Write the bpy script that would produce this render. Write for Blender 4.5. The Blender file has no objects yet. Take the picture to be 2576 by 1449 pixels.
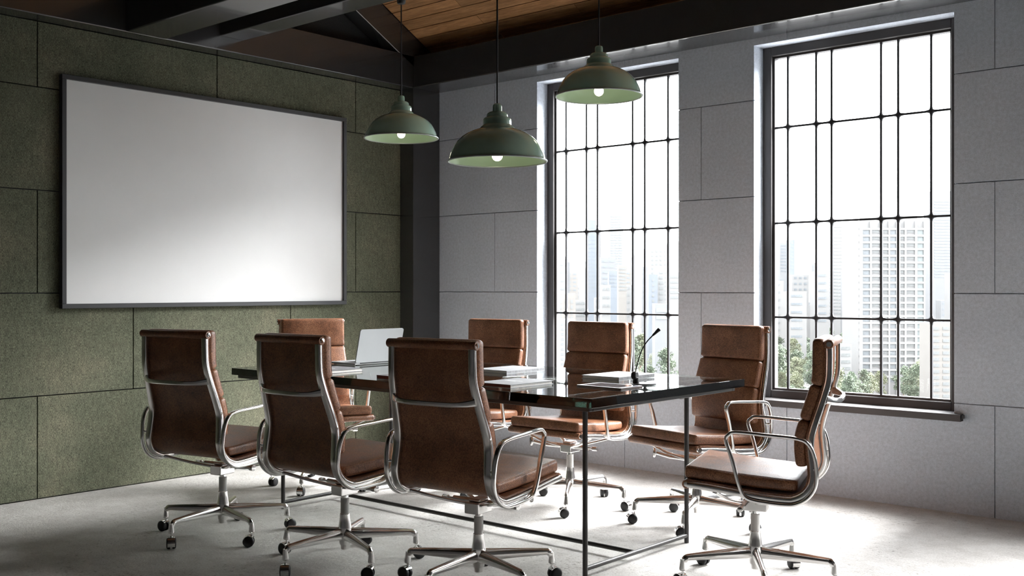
import bpy, bmesh, math, random
from mathutils import Vector, Matrix
random.seed(7)
R_ = math.radians
scene = bpy.context.scene
COL = scene.collection

# ------------------------------------------------------------------ camera
YAW = R_(41.229); FPX = 2642.6; CAM = Vector((6.102, -5.918, 1.23))
FWD = Vector((-math.sin(YAW), math.cos(YAW), 0)); RGT = Vector((math.cos(YAW), math.sin(YAW), 0))
cd = bpy.data.cameras.new('camera'); cam = bpy.data.objects.new('camera', cd); COL.objects.link(cam)
cam.location = CAM; cam.rotation_euler = (R_(90), 0, YAW)
cd.sensor_width = 36; cd.lens = FPX / 2576 * 36; cd.clip_start = 0.05; cd.clip_end = 20000
scene.camera = cam

# ------------------------------------------------------------------ world, sun, exposure
w = bpy.data.worlds.new('overcast_sky'); scene.world = w; w.use_nodes = True
bg = w.node_tree.nodes['Background']; bg.inputs['Color'].default_value = (0.955, 0.975, 1.0, 1); bg.inputs['Strength'].default_value = 5.6
sd = bpy.data.lights.new('hazy_sun', 'SUN'); sun = bpy.data.objects.new('hazy_sun', sd); COL.objects.link(sun)
sd.energy = 36.0; sd.angle = R_(54); sd.color = (0.985, 0.99, 1.0)
sdir = Vector((-0.40, -0.62, -0.74)).normalized()
sun.rotation_euler = sdir.to_track_quat('-Z', 'Y').to_euler(); sun.location = (6, 12, 9)
vs = scene.view_settings
vs.view_transform = 'Standard'; vs.look = 'None'; vs.exposure = 1.0; vs.gamma = 1.0; vs.use_curve_mapping = False

# ------------------------------------------------------------------ materials
def new_mat(name):
    m = bpy.data.materials.new(name); m.use_nodes = True
    nt = m.node_tree; b = nt.nodes['Principled BSDF']
    return m, nt, b
def node(nt, t, **kw):
    n = nt.nodes.new(t)
    for k, v in kw.items(): setattr(n, k, v)
    return n
def L(nt, a, b): nt.links.new(a, b)
def coords(nt, kind='world', scale=(1, 1, 1)):
    if kind == 'world': out = node(nt, 'ShaderNodeNewGeometry').outputs['Position']
    else: out = node(nt, 'ShaderNodeTexCoord').outputs['Object']
    mp = node(nt, 'ShaderNodeMapping'); mp.inputs['Scale'].default_value = scale
    L(nt, out, mp.inputs['Vector']); return mp.outputs['Vector']
def noise(nt, vec, scale, detail=4, rough=0.6):
    n = node(nt, 'ShaderNodeTexNoise'); n.inputs['Scale'].default_value = scale
    n.inputs['Detail'].default_value = detail; n.inputs['Roughness'].default_value = rough
    L(nt, vec, n.inputs['Vector']); return n.outputs['Fac']
def ramp(nt, fac, stops):
    r = node(nt, 'ShaderNodeValToRGB'); cr = r.color_ramp
    while len(cr.elements) < len(stops): cr.elements.new(0.5)
    for e, (p, c) in zip(cr.elements, stops): e.position = p; e.color = (*c, 1)
    L(nt, fac, r.inputs['Fac']); return r.outputs['Color']
def mixc(nt, fac, a, b, mode='MIX'):
    m = node(nt, 'ShaderNodeMix', data_type='RGBA', blend_type=mode)
    if isinstance(fac, float): m.inputs[0].default_value = fac
    else: L(nt, fac, m.inputs[0])
    for i, v in ((6, a), (7, b)):
        if isinstance(v, tuple): m.inputs[i].default_value = (*v, 1)
        else: L(nt, v, m.inputs[i])
    return m.outputs[2]
def bump(nt, b, h, strength=0.2, dist=0.01):
    n = node(nt, 'ShaderNodeBump'); n.inputs['Strength'].default_value = strength; n.inputs['Distance'].default_value = dist
    L(nt, h, n.inputs['Height']); L(nt, n.outputs['Normal'], b.inputs['Normal'])
def plain(name, col, rough=0.5, metal=0.0, spec=0.5, coat=0.0, var=0.0, vscale=6):
    m, nt, b = new_mat(name)
    b.inputs['Roughness'].default_value = rough; b.inputs['Metallic'].default_value = metal
    b.inputs['Specular IOR Level'].default_value = spec; b.inputs['Coat Weight'].default_value = coat
    b.inputs['Coat Roughness'].default_value = 0.05
    v = coords(nt, 'object'); f = noise(nt, v, vscale, 3)
    lo = tuple(c * (1 - var) for c in col); hi = tuple(min(1, c * (1 + var)) for c in col)
    L(nt, ramp(nt, f, [(0.3, lo), (0.7, hi)]), b.inputs['Base Color'])
    return m
M = {}
# green felt panels
m, nt, b = new_mat('green_felt')
big = noise(nt, coords(nt, 'world', (1, 1, 1)), 2.2, 4, 0.65)
mid = noise(nt, coords(nt, 'world', (1, 1, 0.35)), 60, 3, 0.7)
fib = noise(nt, coords(nt, 'world', (1, 1, 0.28)), 330, 2, 0.75)
c1 = ramp(nt, big, [(0.32, (0.112, 0.121, 0.092)), (0.52, (0.143, 0.148, 0.113)), (0.70, (0.190, 0.182, 0.140))])
c2 = ramp(nt, mid, [(0.3, (0.72, 0.72, 0.72)), (0.7, (1.2, 1.2, 1.15))])
c3 = ramp(nt, fib, [(0.33, (0.34, 0.36, 0.34)), (0.66, (1.62, 1.6, 1.5))])
L(nt, mixc(nt, 1.0, mixc(nt, 1.0, c1, c2, 'MULTIPLY'), c3, 'MULTIPLY'), b.inputs['Base Color'])
b.inputs['Roughness'].default_value = 1.0; b.inputs['Specular IOR Level'].default_value = 0.1
bump(nt, b, fib, 0.35, 0.004); M['felt'] = m
# dark felt in the gable
m, nt, b = new_mat('dark_felt')
fib = noise(nt, coords(nt, 'world', (1, 1, 0.3)), 300, 2, 0.7)
L(nt, ramp(nt, fib, [(0.3, (0.02, 0.02, 0.02)), (0.7, (0.05, 0.05, 0.05))]), b.inputs['Base Color']); b.inputs['Roughness'].default_value = 1
M['darkfelt'] = m
# grey cement panels
m, nt, b = new_mat('grey_cement')
big = noise(nt, coords(nt), 1.6, 5, 0.6); fine = noise(nt, coords(nt), 55, 4, 0.7); grain = noise(nt, coords(nt), 260, 2, 0.6)
c1 = ramp(nt, big, [(0.3, (0.49, 0.53, 0.59)), (0.7, (0.56, 0.60, 0.665))])
c2 = ramp(nt, fine, [(0.35, (0.86, 0.86, 0.86)), (0.65, (1.07, 1.07, 1.07))])
c3 = ramp(nt, grain, [(0.3, (0.82, 0.82, 0.82)), (0.7, (1.1, 1.1, 1.1))])
L(nt, mixc(nt, 1.0, mixc(nt, 1.0, c1, c2, 'MULTIPLY'), c3, 'MULTIPLY'), b.inputs['Base Color']); b.inputs['Roughness'].default_value = 0.9
bump(nt, b, grain, 0.35, 0.004); M['cement'] = m
# floor screed
m, nt, b = new_mat('worn_screed')
big = noise(nt, coords(nt), 0.9, 6, 0.62); mid = noise(nt, coords(nt), 7, 6, 0.7); grain = noise(nt, coords(nt), 120, 4, 0.7)
pit = node(nt, 'ShaderNodeTexVoronoi', feature='F1'); pit.inputs['Scale'].default_value = 16; pit.inputs['Randomness'].default_value = 1; L(nt, coords(nt), pit.inputs['Vector'])
c1 = ramp(nt, big, [(0.3, (0.52, 0.505, 0.48)), (0.7, (0.62, 0.605, 0.58))])
c2 = ramp(nt, mid, [(0.28, (0.82, 0.81, 0.80)), (0.6, (1.05, 1.05, 1.05))])
c3 = ramp(nt, pit.outputs['Distance'], [(0.03, (0.55, 0.54, 0.52)), (0.075, (1, 1, 1))])
c4 = ramp(nt, grain, [(0.28, (0.74, 0.73, 0.72)), (0.6, (1.05, 1.05, 1.05))])
spk = noise(nt, coords(nt), 42, 7, 0.72); pat = noise(nt, coords(nt), 1.7, 4, 0.6)
th = node(nt, 'ShaderNodeMath', operation='MULTIPLY_ADD'); L(nt, pat, th.inputs[0]); th.inputs[1].default_value = -0.35; L(nt, spk, th.inputs[2])
c5 = ramp(nt, th.outputs[0], [(0.165, (0.55, 0.53, 0.51)), (0.235, (1, 1, 1))])
L(nt, mixc(nt, 1.0, mixc(nt, 1.0, mixc(nt, 1.0, mixc(nt, 1.0, c1, c2, 'MULTIPLY'), c3, 'MULTIPLY'), c4, 'MULTIPLY'), c5, 'MULTIPLY'), b.inputs['Base Color'])
L(nt, ramp(nt, mid, [(0.3, (0.75,) * 3), (0.7, (0.5,) * 3)]), b.inputs['Roughness']); b.inputs['Specular IOR Level'].default_value = 0.35
gm = node(nt, 'ShaderNodeMath', operation='MULTIPLY'); L(nt, grain, gm.inputs[0]); L(nt, ramp(nt, noise(nt, coords(nt), 2.5, 4), [(0.45, (0.15,) * 3), (0.62, (1,) * 3)]), gm.inputs[1])
g2m = node(nt, 'ShaderNodeMath', operation='MULTIPLY_ADD'); L(nt, spk, g2m.inputs[0]); g2m.inputs[1].default_value = 1.3; L(nt, gm.outputs[0], g2m.inputs[2])
bump(nt, b, g2m.outputs[0], 0.42, 0.009); M['floor'] = m
# wood ceiling planks
m, nt, b = new_mat('oak_planks')
oi = node(nt, 'ShaderNodeObjectInfo'); sh = node(nt, 'ShaderNodeVectorMath', operation='ADD'); mul = node(nt, 'ShaderNodeVectorMath', operation='SCALE')
L(nt, oi.outputs['Location'], mul.inputs[0]); mul.inputs['Scale'].default_value = 3.7
L(nt, coords(nt, 'object', (1.2, 14, 14)), sh.inputs[0]); L(nt, mul.outputs[0], sh.inputs[1])
g = noise(nt, sh.outputs[0], 3.0, 6, 0.6); g2 = noise(nt, sh.outputs[0], 14, 3, 0.6)
c1 = ramp(nt, g, [(0.28, (0.24, 0.105, 0.038)), (0.5, (0.43, 0.215, 0.085)), (0.72, (0.58, 0.32, 0.145))])
c2 = ramp(nt, g2, [(0.3, (0.75, 0.75, 0.75)), (0.7, (1.1, 1.1, 1.1))])
cc = mixc(nt, 1.0, c1, c2, 'MULTIPLY')
vr = ramp(nt, oi.outputs['Random'], [(0, (0.75, 0.75, 0.75)), (1, (1.2, 1.2, 1.2))])
L(nt, mixc(nt, 1.0, cc, vr, 'MULTIPLY'), b.inputs['Base Color']); b.inputs['Roughness'].default_value = 0.55; bump(nt, b, g2, 0.15, 0.003); M['wood'] = m
M['steel'] = plain('black_steel', (0.034, 0.034, 0.035), 0.22, 0, 1.0, coat=0.5, var=0.08)
M['shadowboard'] = plain('dark_roof_boards', (0.02, 0.014, 0.01), 0.9)
M['charcoal'] = plain('charcoal_plaster', (0.18, 0.175, 0.17), 0.9, var=0.1)
M['frame'] = plain('dark_window_frame', (0.048, 0.044, 0.044), 0.45, 0, 0.5, var=0.05)
M['muntin'] = plain('wrought_iron', (0.022, 0.022, 0.024), 0.5, 0, 0.3, var=0.1)
M['tableleg'] = plain('blackened_steel', (0.045, 0.043, 0.042), 0.38, 0.3, 0.5, var=0.1)
M['board'] = plain('whiteboard_white', (0.80, 0.80, 0.79), 0.36, 0, 0.7, var=0.01)
M['boardframe'] = plain('charcoal_frame', (0.038, 0.039, 0.041), 0.4, 0, 0.5, var=0.04)
M['alu'] = plain('polished_aluminium', (0.80, 0.79, 0.775), 0.17, 1.0, 0.5, var=0.03)
M['chrome'] = plain('chrome', (0.86, 0.86, 0.85), 0.06, 1.0, 0.5, var=0.02)
M['sleeve'] = plain('grey_plastic_sleeve', (0.55, 0.54, 0.52), 0.45, 0, 0.5, var=0.03)
M['rubber'] = plain('black_rubber', (0.012, 0.012, 0.013), 0.5, 0, 0.4, var=0.1)
# brown leather
def leather(name, dark, base, light, sc=1.0):
    m, nt, b = new_mat(name)
    oi = node(nt, 'ShaderNodeObjectInfo'); sh = node(nt, 'ShaderNodeVectorMath', operation='ADD')
    L(nt, coords(nt, 'object'), sh.inputs[0]); L(nt, oi.outputs['Location'], sh.inputs[1]); v = sh.outputs[0]
    big = noise(nt, v, 9 * sc, 6, 0.7); fine = noise(nt, v, 200 * sc, 4, 0.65)
    vo = node(nt, 'ShaderNodeTexVoronoi', feature='DISTANCE_TO_EDGE'); vo.inputs['Scale'].default_value = 190 * sc
    wp = node(nt, 'ShaderNodeVectorMath', operation='ADD'); nz = node(nt, 'ShaderNodeTexNoise'); nz.inputs['Scale'].default_value = 60; L(nt, v, nz.inputs['Vector'])
    s2 = node(nt, 'ShaderNodeVectorMath', operation='SCALE'); s2.inputs['Scale'].default_value = 0.02; L(nt, nz.outputs['Color'], s2.inputs[0])
    L(nt, v, wp.inputs[0]); L(nt, s2.outputs[0], wp.inputs[1]); L(nt, wp.outputs[0], vo.inputs['Vector'])
    c1 = ramp(nt, big, [(0.28, dark), (0.5, base), (0.74, light)])
    c2 = ramp(nt, fine, [(0.36, (0.50, 0.46, 0.44)), (0.62, (1.34, 1.34, 1.34))])
    c3 = ramp(nt, vo.outputs['Distance'], [(0.0, (0.62, 0.60, 0.58)), (0.12, (1.0, 1.0, 1.0))])
    L(nt, mixc(nt, 1.0, mixc(nt, 1.0, c1, c2, 'MULTIPLY'), c3, 'MULTIPLY'), b.inputs['Base Color'])
    L(nt, ramp(nt, big, [(0.3, (0.34,) * 3), (0.7, (0.48,) * 3)]), b.inputs['Roughness'])
    b.inputs['Specular IOR Level'].default_value = 0.48; b.inputs['Coat Weight'].default_value = 0.12; b.inputs['Coat Roughness'].default_value = 0.38
    ad = node(nt, 'ShaderNodeMath', operation='ADD'); L(nt, fine, ad.inputs[0]); L(nt, vo.outputs['Distance'], ad.inputs[1])
    bump(nt, b, ad.outputs[0], 0.30, 0.0022)
    return m
M['leather'] = leather('brown_leather', (0.160, 0.068, 0.035), (0.275, 0.117, 0.056), (0.400, 0.186, 0.095))
# glass of the window panes (thin: passes light straight through, faint reflection)
m = bpy.data.materials.new('window_glass'); m.use_nodes = True; nt = m.node_tree; nt.nodes.remove(nt.nodes['Principled BSDF'])
tr = node(nt, 'ShaderNodeBsdfTransparent'); tr.inputs['Color'].default_value = (0.985, 0.99, 0.99, 1)
gl = node(nt, 'ShaderNodeBsdfGlossy'); gl.inputs['Roughness'].default_value = 0.02
fr = node(nt, 'ShaderNodeFresnel'); fr.inputs['IOR'].default_value = 1.25
mx = node(nt, 'ShaderNodeMixShader'); L(nt, fr.outputs[0], mx.inputs[0]); L(nt, tr.outputs[0], mx.inputs[1]); L(nt, gl.outputs[0], mx.inputs[2])
L(nt, mx.outputs[0], nt.nodes['Material Output'].inputs['Surface']); M['glass'] = m
# green table glass
m, nt, b = new_mat('green_table_glass')
b.inputs['Base Color'].default_value = (0.93, 0.98, 0.96, 1); b.inputs['Roughness'].default_value = 0.0
b.inputs['Transmission Weight'].default_value = 1.0; b.inputs['IOR'].default_value = 1.5
va = node(nt, 'ShaderNodeVolumeAbsorption'); va.inputs['Color'].default_value = (0.55, 0.612, 0.59, 1); va.inputs['Density'].default_value = 9.0
L(nt, va.outputs[0], nt.nodes['Material Output'].inputs['Volume']); M['tableglass'] = m
# lamps
M['enamel'] = plain('green_enamel', (0.42, 0.62, 0.50), 0.16, 0, 0.6, coat=0.8, var=0.08)
M['enamel_in'] = plain('pale_green_enamel', (0.34, 0.47, 0.32), 0.35, 0, 0.5, coat=0.2, var=0.02)
M['rim'] = plain('worn_rim', (0.32, 0.36, 0.33), 0.3, 0.5, 0.5, var=0.1)
M['cord'] = plain('black_cord', (0.015, 0.015, 0.015), 0.5)
m, nt, b = new_mat('lit_bulb'); b.inputs['Emission Color'].default_value = (1.0, 0.86, 0.66, 1); b.inputs['Emission Strength'].default_value = 9.0; b.inputs['Base Color'].default_value = (1, 0.95, 0.85, 1); M['bulb'] = m
M['brass'] = plain('brass_socket', (0.6, 0.45, 0.2), 0.3, 1.0)
# table things
M['silver'] = plain('silver_aluminium', (0.40, 0.41, 0.42), 0.45, 0.2, 0.5, var=0.02)
M['blackplastic'] = plain('black_plastic', (0.018, 0.017, 0.017), 0.42, 0, 0.4, var=0.1)
M['screen'] = plain('dark_screen', (0.01, 0.01, 0.012), 0.08, 0, 0.5)
M['tabletscreen'] = plain('tablet_screen', (0.05, 0.045, 0.055), 0.10, 0, 0.5)
M['tabletrim'] = plain('tablet_white_rim', (0.55, 0.55, 0.60), 0.2, 0, 0.5)
M['tabletbody'] = plain('brown_tablet_cover', (0.06, 0.03, 0.022), 0.4, 0, 0.5)
M['clothgrey'] = plain('grey_book_cloth', (0.22, 0.22, 0.23), 0.6, 0, 0.4, var=0.25, vscale=60)
M['clothlight'] = plain('pale_grey_book_cover', (0.36, 0.37, 0.38), 0.5, 0, 0.4, var=0.05, vscale=30)
M['pages'] = plain('white_pages', (0.74, 0.72, 0.68), 0.8, 0, 0.2, var=0.06, vscale=120)
M['pagesreflect'] = plain('page_edge_leather_reflection', (0.22, 0.085, 0.06), 0.7, 0, 0.3, var=0.1, vscale=120)  # red chair-leather reflection painted onto the shaded page edges
M['print'] = plain('white_print', (0.85, 0.85, 0.85), 0.5)
# city
M['conc_white'] = plain('white_render', (0.1371, 0.1371, 0.1359), 0.9, var=0.03, vscale=0.2)
M['conc_warm'] = plain('warm_render', (0.1244, 0.1179, 0.1097), 0.9, var=0.03, vscale=0.2)
M['conc_grey'] = plain('pale_grey_render', (0.1133, 0.1167, 0.1208), 0.9, var=0.03, vscale=0.2)
M['conc_blue'] = plain('blue_grey_cladding', (0.0945, 0.1068, 0.1232), 0.8, var=0.04, vscale=0.2)
M['winblue'] = plain('blue_grey_window', (0.0868, 0.0977, 0.1064), 0.35, var=0.25, vscale=0.9)
M['wingrey'] = plain('grey_window', (0.0922, 0.0977, 0.0977), 0.35, var=0.25, vscale=0.9)
M['wingreen'] = plain('green_grey_balcony_glass', (0.0992, 0.1171, 0.1171), 0.35, var=0.2, vscale=0.9)
M['ground'] = plain('city_ground', (0.0372, 0.0372, 0.0360), 1.0, var=0.25, vscale=0.01)
M['leaf1'] = plain('tree_leaves', (0.0830, 0.1027, 0.0743), 1.0, spec=0.1, var=0.45, vscale=1.4)
M['leaf2'] = plain('pale_tree_leaves', (0.1290, 0.1408, 0.0938), 1.0, spec=0.1, var=0.4, vscale=1.4)
M['bark'] = plain('tree_bark', (0.12, 0.09, 0.07), 1.0, var=0.2)
M['hill'] = plain('hazy_forest_hills', (0.0496, 0.0558, 0.0570), 1.0, var=0.15, vscale=0.01)

# ------------------------------------------------------------------ mesh helpers
class MB:
    def __init__(s): s.v = []; s.f = []
    def add(s, vs, fs):
        o = len(s.v); s.v += [tuple(p) for p in vs]; s.f += [tuple(i + o for i in f) for f in fs]
    def box(s, x0, x1, y0, y1, z0, z1, mat=None):
        vs = [Vector((x, y, z)) for x in (x0, x1) for y in (y0, y1) for z in (z0, z1)]
        if mat: vs = [mat @ v for v in vs]
        s.add(vs, [(0, 1, 3, 2), (4, 6, 7, 5), (0, 4, 5, 1), (2, 3, 7, 6), (0, 2, 6, 4), (1, 5, 7, 3)]); return s
    def rings(s, rings, cap=True, closed=False):
        n = len(rings[0]); vs = [p for r in rings for p in r]; fs = []
        m = len(rings)
        for i in range(m if closed else m - 1):
            a = i * n; b = ((i + 1) % m) * n
            for j in range(n):
                k = (j + 1) % n; fs.append((a + j, a + k, b + k, b + j))
        if cap and not closed:
            fs.append(tuple(range(n - 1, -1, -1))); fs.append(tuple((m - 1) * n + j for j in range(n)))
        s.add(vs, fs); return s
    def lathe(s, prof, seg=32, org=(0, 0, 0), mat=None, cap=False):
        rings = []
        for r, z in prof:
            ring = []
            for j in range(seg):
                t = 2 * math.pi * j / seg; p = Vector((r * math.cos(t), r * math.sin(t), z))
                if mat: p = mat @ p
                ring.append(p + Vector(org))
            rings.append(ring)
        return s.rings(rings, cap)
    def tube(s, pts, rad, seg=10, closed=False, cap=True, ref=None, section=None):
        pts = [Vector(p) for p in pts]; n = len(pts); rings = []
        up = None
        for i, p in enumerate(pts):
            a = pts[i - 1] if (i > 0 or closed) else pts[i]; b = pts[(i + 1) % n] if (i < n - 1 or closed) else pts[i]
            t = (b - a).normalized()
            if ref is not None: A = Vector(ref) - t * t.dot(Vector(ref)); A.normalize()
            else:
                if up is None: up = Vector((0, 0, 1)) if abs(t.z) < 0.9 else Vector((1, 0, 0))
                A = up - t * t.dot(up); A.normalize(); up = A
            B = t.cross(A)
            r = rad[i] if isinstance(rad, (list, tuple)) else rad
            if section: sec = [(c * r, d * r) for c, d in section]
            else: sec = [(r * math.cos(2 * math.pi * j / seg), r * math.sin(2 * math.pi * j / seg)) for j in range(seg)]
            rings.append([p + A * c + B * d for c, d in sec])
        return s.rings(rings, cap, closed)
    def mesh(s, name, mat, smooth=None, bevel=0.0, bseg=2):
        me = bpy.data.meshes.new(name); me.from_pydata(s.v, [], s.f)
        bm = bmesh.new(); bm.from_mesh(me); bmesh.ops.recalc_face_normals(bm, faces=bm.faces)
        if bevel: bmesh.ops.bevel(bm, geom=[e for e in bm.edges if e.is_manifold and e.calc_face_angle(0) > 0.5], offset=bevel, segments=bseg, affect='EDGES', profile=0.5)
        bm.to_mesh(me); bm.free(); me.materials.append(mat)
        if smooth is not None:
            me.shade_smooth(); me.set_sharp_from_angle(angle=R_(smooth))
        return me
    def build(s, name, mat, parent=None, smooth=None, bevel=0.0, bseg=2):
        return link(name, s.mesh(name, mat, smooth, bevel, bseg), parent)
def link(name, data, parent=None, loc=None, rot=None):
    o = bpy.data.objects.new(name, data); COL.objects.link(o); o.parent = parent
    if loc is not None: o.location = loc
    if rot is not None: o.rotation_euler = rot
    return o
def tag(o, label=None, cat=None, group=None, kind=None):
    if label: o['label'] = label
    if cat: o['category'] = cat
    if group: o['group'] = group
    if kind: o['kind'] = kind
    return o
def empty(name, loc=(0, 0, 0), rz=0):
    o = bpy.data.objects.new(name, None); COL.objects.link(o); o.location = loc; o.rotation_euler = (0, 0, rz); o.empty_display_size = 0.1
    return o
def copy_tree(o, parent=None):
    c = o.copy(); COL.objects.link(c); c.parent = parent
    for ch in list(o.children): copy_tree(ch, c)
    return c
def smoothpath(pts, sub=4, closed=False):
    pts = [Vector(p) for p in pts]; n = len(pts); out = []
    for i in range(n if closed else n - 1):
        g = lambda k: pts[k % n] if closed else pts[max(0, min(n - 1, k))]
        p0, p1, p2, p3 = g(i - 1), g(i), g(i + 1), g(i + 2)
        for k in range(sub):
            t = k / sub
            out.append(0.5 * ((2 * p1) + (p2 - p0) * t + (2 * p0 - 5 * p1 + 4 * p2 - p3) * t * t + (3 * p1 - p0 - 3 * p2 + p3) * t ** 3))
    if not closed: out.append(pts[-1])
    return out
def rrect(hx, hy, r, k=3):
    out = []
    for cx, cy, a0 in ((hx - r, hy - r, 0), (-hx + r, hy - r, 90), (-hx + r, -hy + r, 180), (hx - r, -hy + r, 270)):
        for i in range(k + 1):
            a = R_(a0 + 90 * i / k); out.append((cx + r * math.cos(a), cy + r * math.sin(a)))
    return out
def struct(o): o['kind'] = 'structure'; return o

# ------------------------------------------------------------------ room shell
XR, YB = 8.2, -8.0          # room extends x 0..XR, y YB..0
ZB = 2.783                  # underside of the wall beams
SL = 0.557                  # roof slope
ZW = 3.03                   # where the boards meet the window wall
struct(MB().box(-0.4, XR + 0.3, YB - 0.3, 0.3, -0.25, 0.0).build('floor', M['floor']))
OPEN = [(1.160, 2.372), (2.921, 4.133), (5.380, 6.592)]; OZ0, OZ1 = 0.540, 2.741  # third opening is unseen, inferred from chair light, slid to tune floor brightness
# felt wall: dark backing and separate panels
wl = struct(MB().box(-0.25, -0.022, YB, 0.0, 0, ZB).build('wall_left', M['boardframe']))
row = 0
for k in range(5):
    z0 = 0.6 * k; z1 = min(0.6 * k + 0.6, ZB)
    edges = [-0.141 - (0.6 if k % 2 == 0 else 0.0) - 1.201 * i for i in range(-1, 8)]
    for a in range(len(edges) - 1):
        y1 = min(edges[a], 0); y0 = max(edges[a + 1], YB)
        if y1 - y0 < 0.02: continue
        me = MB().box(-0.022, 0, -(y1 - y0) / 2 + 0.003, (y1 - y0) / 2 - 0.003, 0.003 if k else 0.006, z1 - z0 - 0.003).mesh('felt_panel', M['felt'], bevel=0.0012, bseg=1)
        link('felt_panel', me, wl, (0, (y0 + y1) / 2, z0))
# window wall: backing with openings and separate cement panels
mb = MB(); xs = [0.0] + [v for o in OPEN for v in o] + [XR]
for i in range(0, len(xs), 2): mb.box(xs[i], xs[i + 1], 0.011, 0.26, 0, ZW + 0.3)
for a, c in OPEN: mb.box(a, c, 0.011, 0.26, 0, OZ0); mb.box(a, c, 0.011, 0.26, OZ1, ZW + 0.3)
wr = struct(mb.build('wall_right', M['cement']))
def cut(rect):
    x0, x1, z0, z1 = rect; pieces = []
    spans = [(x0, x1)]
    for a, c in OPEN:
        if c <= x0 or a >= x1 or OZ1 <= z0 or OZ0 >= z1: continue
        xa, xc = max(a, x0), min(c, x1)
        if OZ0 > z0: pieces.append((xa, xc, z0, OZ0))
        if OZ1 < z1: pieces.append((xa, xc, OZ1, z1))
        new = []
        for s0, s1 in spans:
            if xa > s0: new.append((s0, min(s1, xa)))
            if xc < s1: new.append((max(s0, xc), s1))
        spans = [q for q in new if q[1] - q[0] > 1e-4]
    return pieces + [(s0, s1, z0, z1) for s0, s1 in spans]
for k in range(5):
    z0 = 0.6 * k + (0.0028 if k else 0.0); z1 = min(0.6 * k + 0.6, ZB + 0.1) - 0.0028
    edges = [0.141 + (0.6 if k % 2 == 0 else 0.0) + 1.201 * i for i in range(-1, 8)]
    for a in range(len(edges) - 1):
        x0 = max(edges[a] + 0.0022, 0.0); x1 = min(edges[a + 1] - 0.0022, XR)
        if x1 - x0 < 0.02: continue
        ps = cut((x0, x1, z0, z1))
        if not ps: continue
        mb = MB()
        for p in ps: mb.box(p[0], p[1], 0.0, 0.012, p[2], p[3])
        mb.build('cement_panel', M['cement'], wr)
struct(MB().box(-0.3, XR + 0.3, YB - 0.25, YB, 0, 3.4).build('wall_back', M['charcoal']))
struct(MB().box(XR, XR + 0.25, YB, 0.26, 0, 5.6).build('wall_side', M['charcoal']))
struct(MB().box(-0.25, -0.02, YB, 0.26, ZB, 5.6).build('wall_gable', M['darkfelt']))
# column and beams
struct(MB().box(0.0, 0.150, -0.290, -0.001, 0, ZB).build('column', M['steel'], bevel=0.002, bseg=1))
def beam(name, x0, x1, y0, y1, z0, z1): return struct(MB().box(x0, x1, y0, y1, z0, z1).build(name, M['steel'], bevel=0.007, bseg=3))
beam('roof_beam', -0.02, 0.150, YB, 0.0, ZB, 3.035)
beam('roof_beam', 0.151, XR, -0.290, 0.0, ZB, 3.028)
beam('roof_beam', 0.151, XR, -2.670, -2.410, ZB, 3.035)
beam('roof_beam', 0.151, XR, -2.020, -1.835, 2.876, 3.10)
beam('roof_beam', 0.151, XR, -4.93, -4.67, ZB, 3.035)
beam('roof_beam', 0.151, XR, -7.13, -6.87, ZB, 3.035)
# rafter along the gable
YM = YB / 2
mb = MB()
for x in (0.0, 0.150):
    mb.v += [(x, -0.02, ZW - 0.24 + SL * 0.02), (x, YM, ZW - 0.24 - SL * YM), (x, YB, ZW - 0.24), (x, YB, ZW), (x, YM, ZW - SL * YM), (x, -0.02, ZW + SL * 0.02)]
mb.f += [(0, 1, 4, 5), (1, 2, 3, 4), (6, 11, 10, 7), (7, 10, 9, 8), (0, 6, 7, 1), (1, 7, 8, 2), (5, 4, 10, 11), (4, 3, 9, 10), (0, 5, 11, 6), (2, 8, 9, 3)]
struct(mb.build('rafter', M['steel'], bevel=0.004, bseg=1))
# roof deck and oak planks
mb = MB(); t = 0.08
prof = [(0.3, ZW - SL * 0.3 + 0.02), (YM, ZW - SL * YM + 0.02), (YB - 0.3, ZW - SL * 0.3 + 0.02)]
for x in (-0.3, XR + 0.3): mb.v += [(x, y, z) for y, z in prof] + [(x, y, z + t) for y, z in prof]
mb.f += [(0, 1, 7, 6), (1, 2, 8, 7), (3, 9, 10, 4), (4, 10, 11, 5), (0, 3, 4, 1), (1, 4, 5, 2), (6, 7, 10, 9), (7, 8, 11, 10), (0, 6, 9, 3), (2, 5, 11, 8)]
ceil = struct(mb.build('ceiling', M['shadowboard']))
ang = -math.atan(SL); pw = 0.1002; n = int((-YM) * math.hypot(1, SL) / pw)
pm = {}
for i in range(n):
    yc = -(i + 0.5) * pw * math.cos(ang) + 0.012; zc = ZW - SL * yc
    x = 0.155 - (i * 0.83) % 1.6
    while x < XR:
        x0 = max(x, 0.155); x1 = min(x + 1.6, XR); x += 1.6
        if x1 - x0 < 0.05: continue
        key = round(x1 - x0, 3)
        if key not in pm:
            pm[key] = MB().box(-key / 2 + 0.0015, key / 2 - 0.0015, -pw / 2 + 0.0030, pw / 2 - 0.0030, 0, 0.018).mesh('plank', M['wood'])
        link('plank', pm[key], ceil, ((x0 + x1) / 2, yc, zc), (ang, 0, 0))

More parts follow.
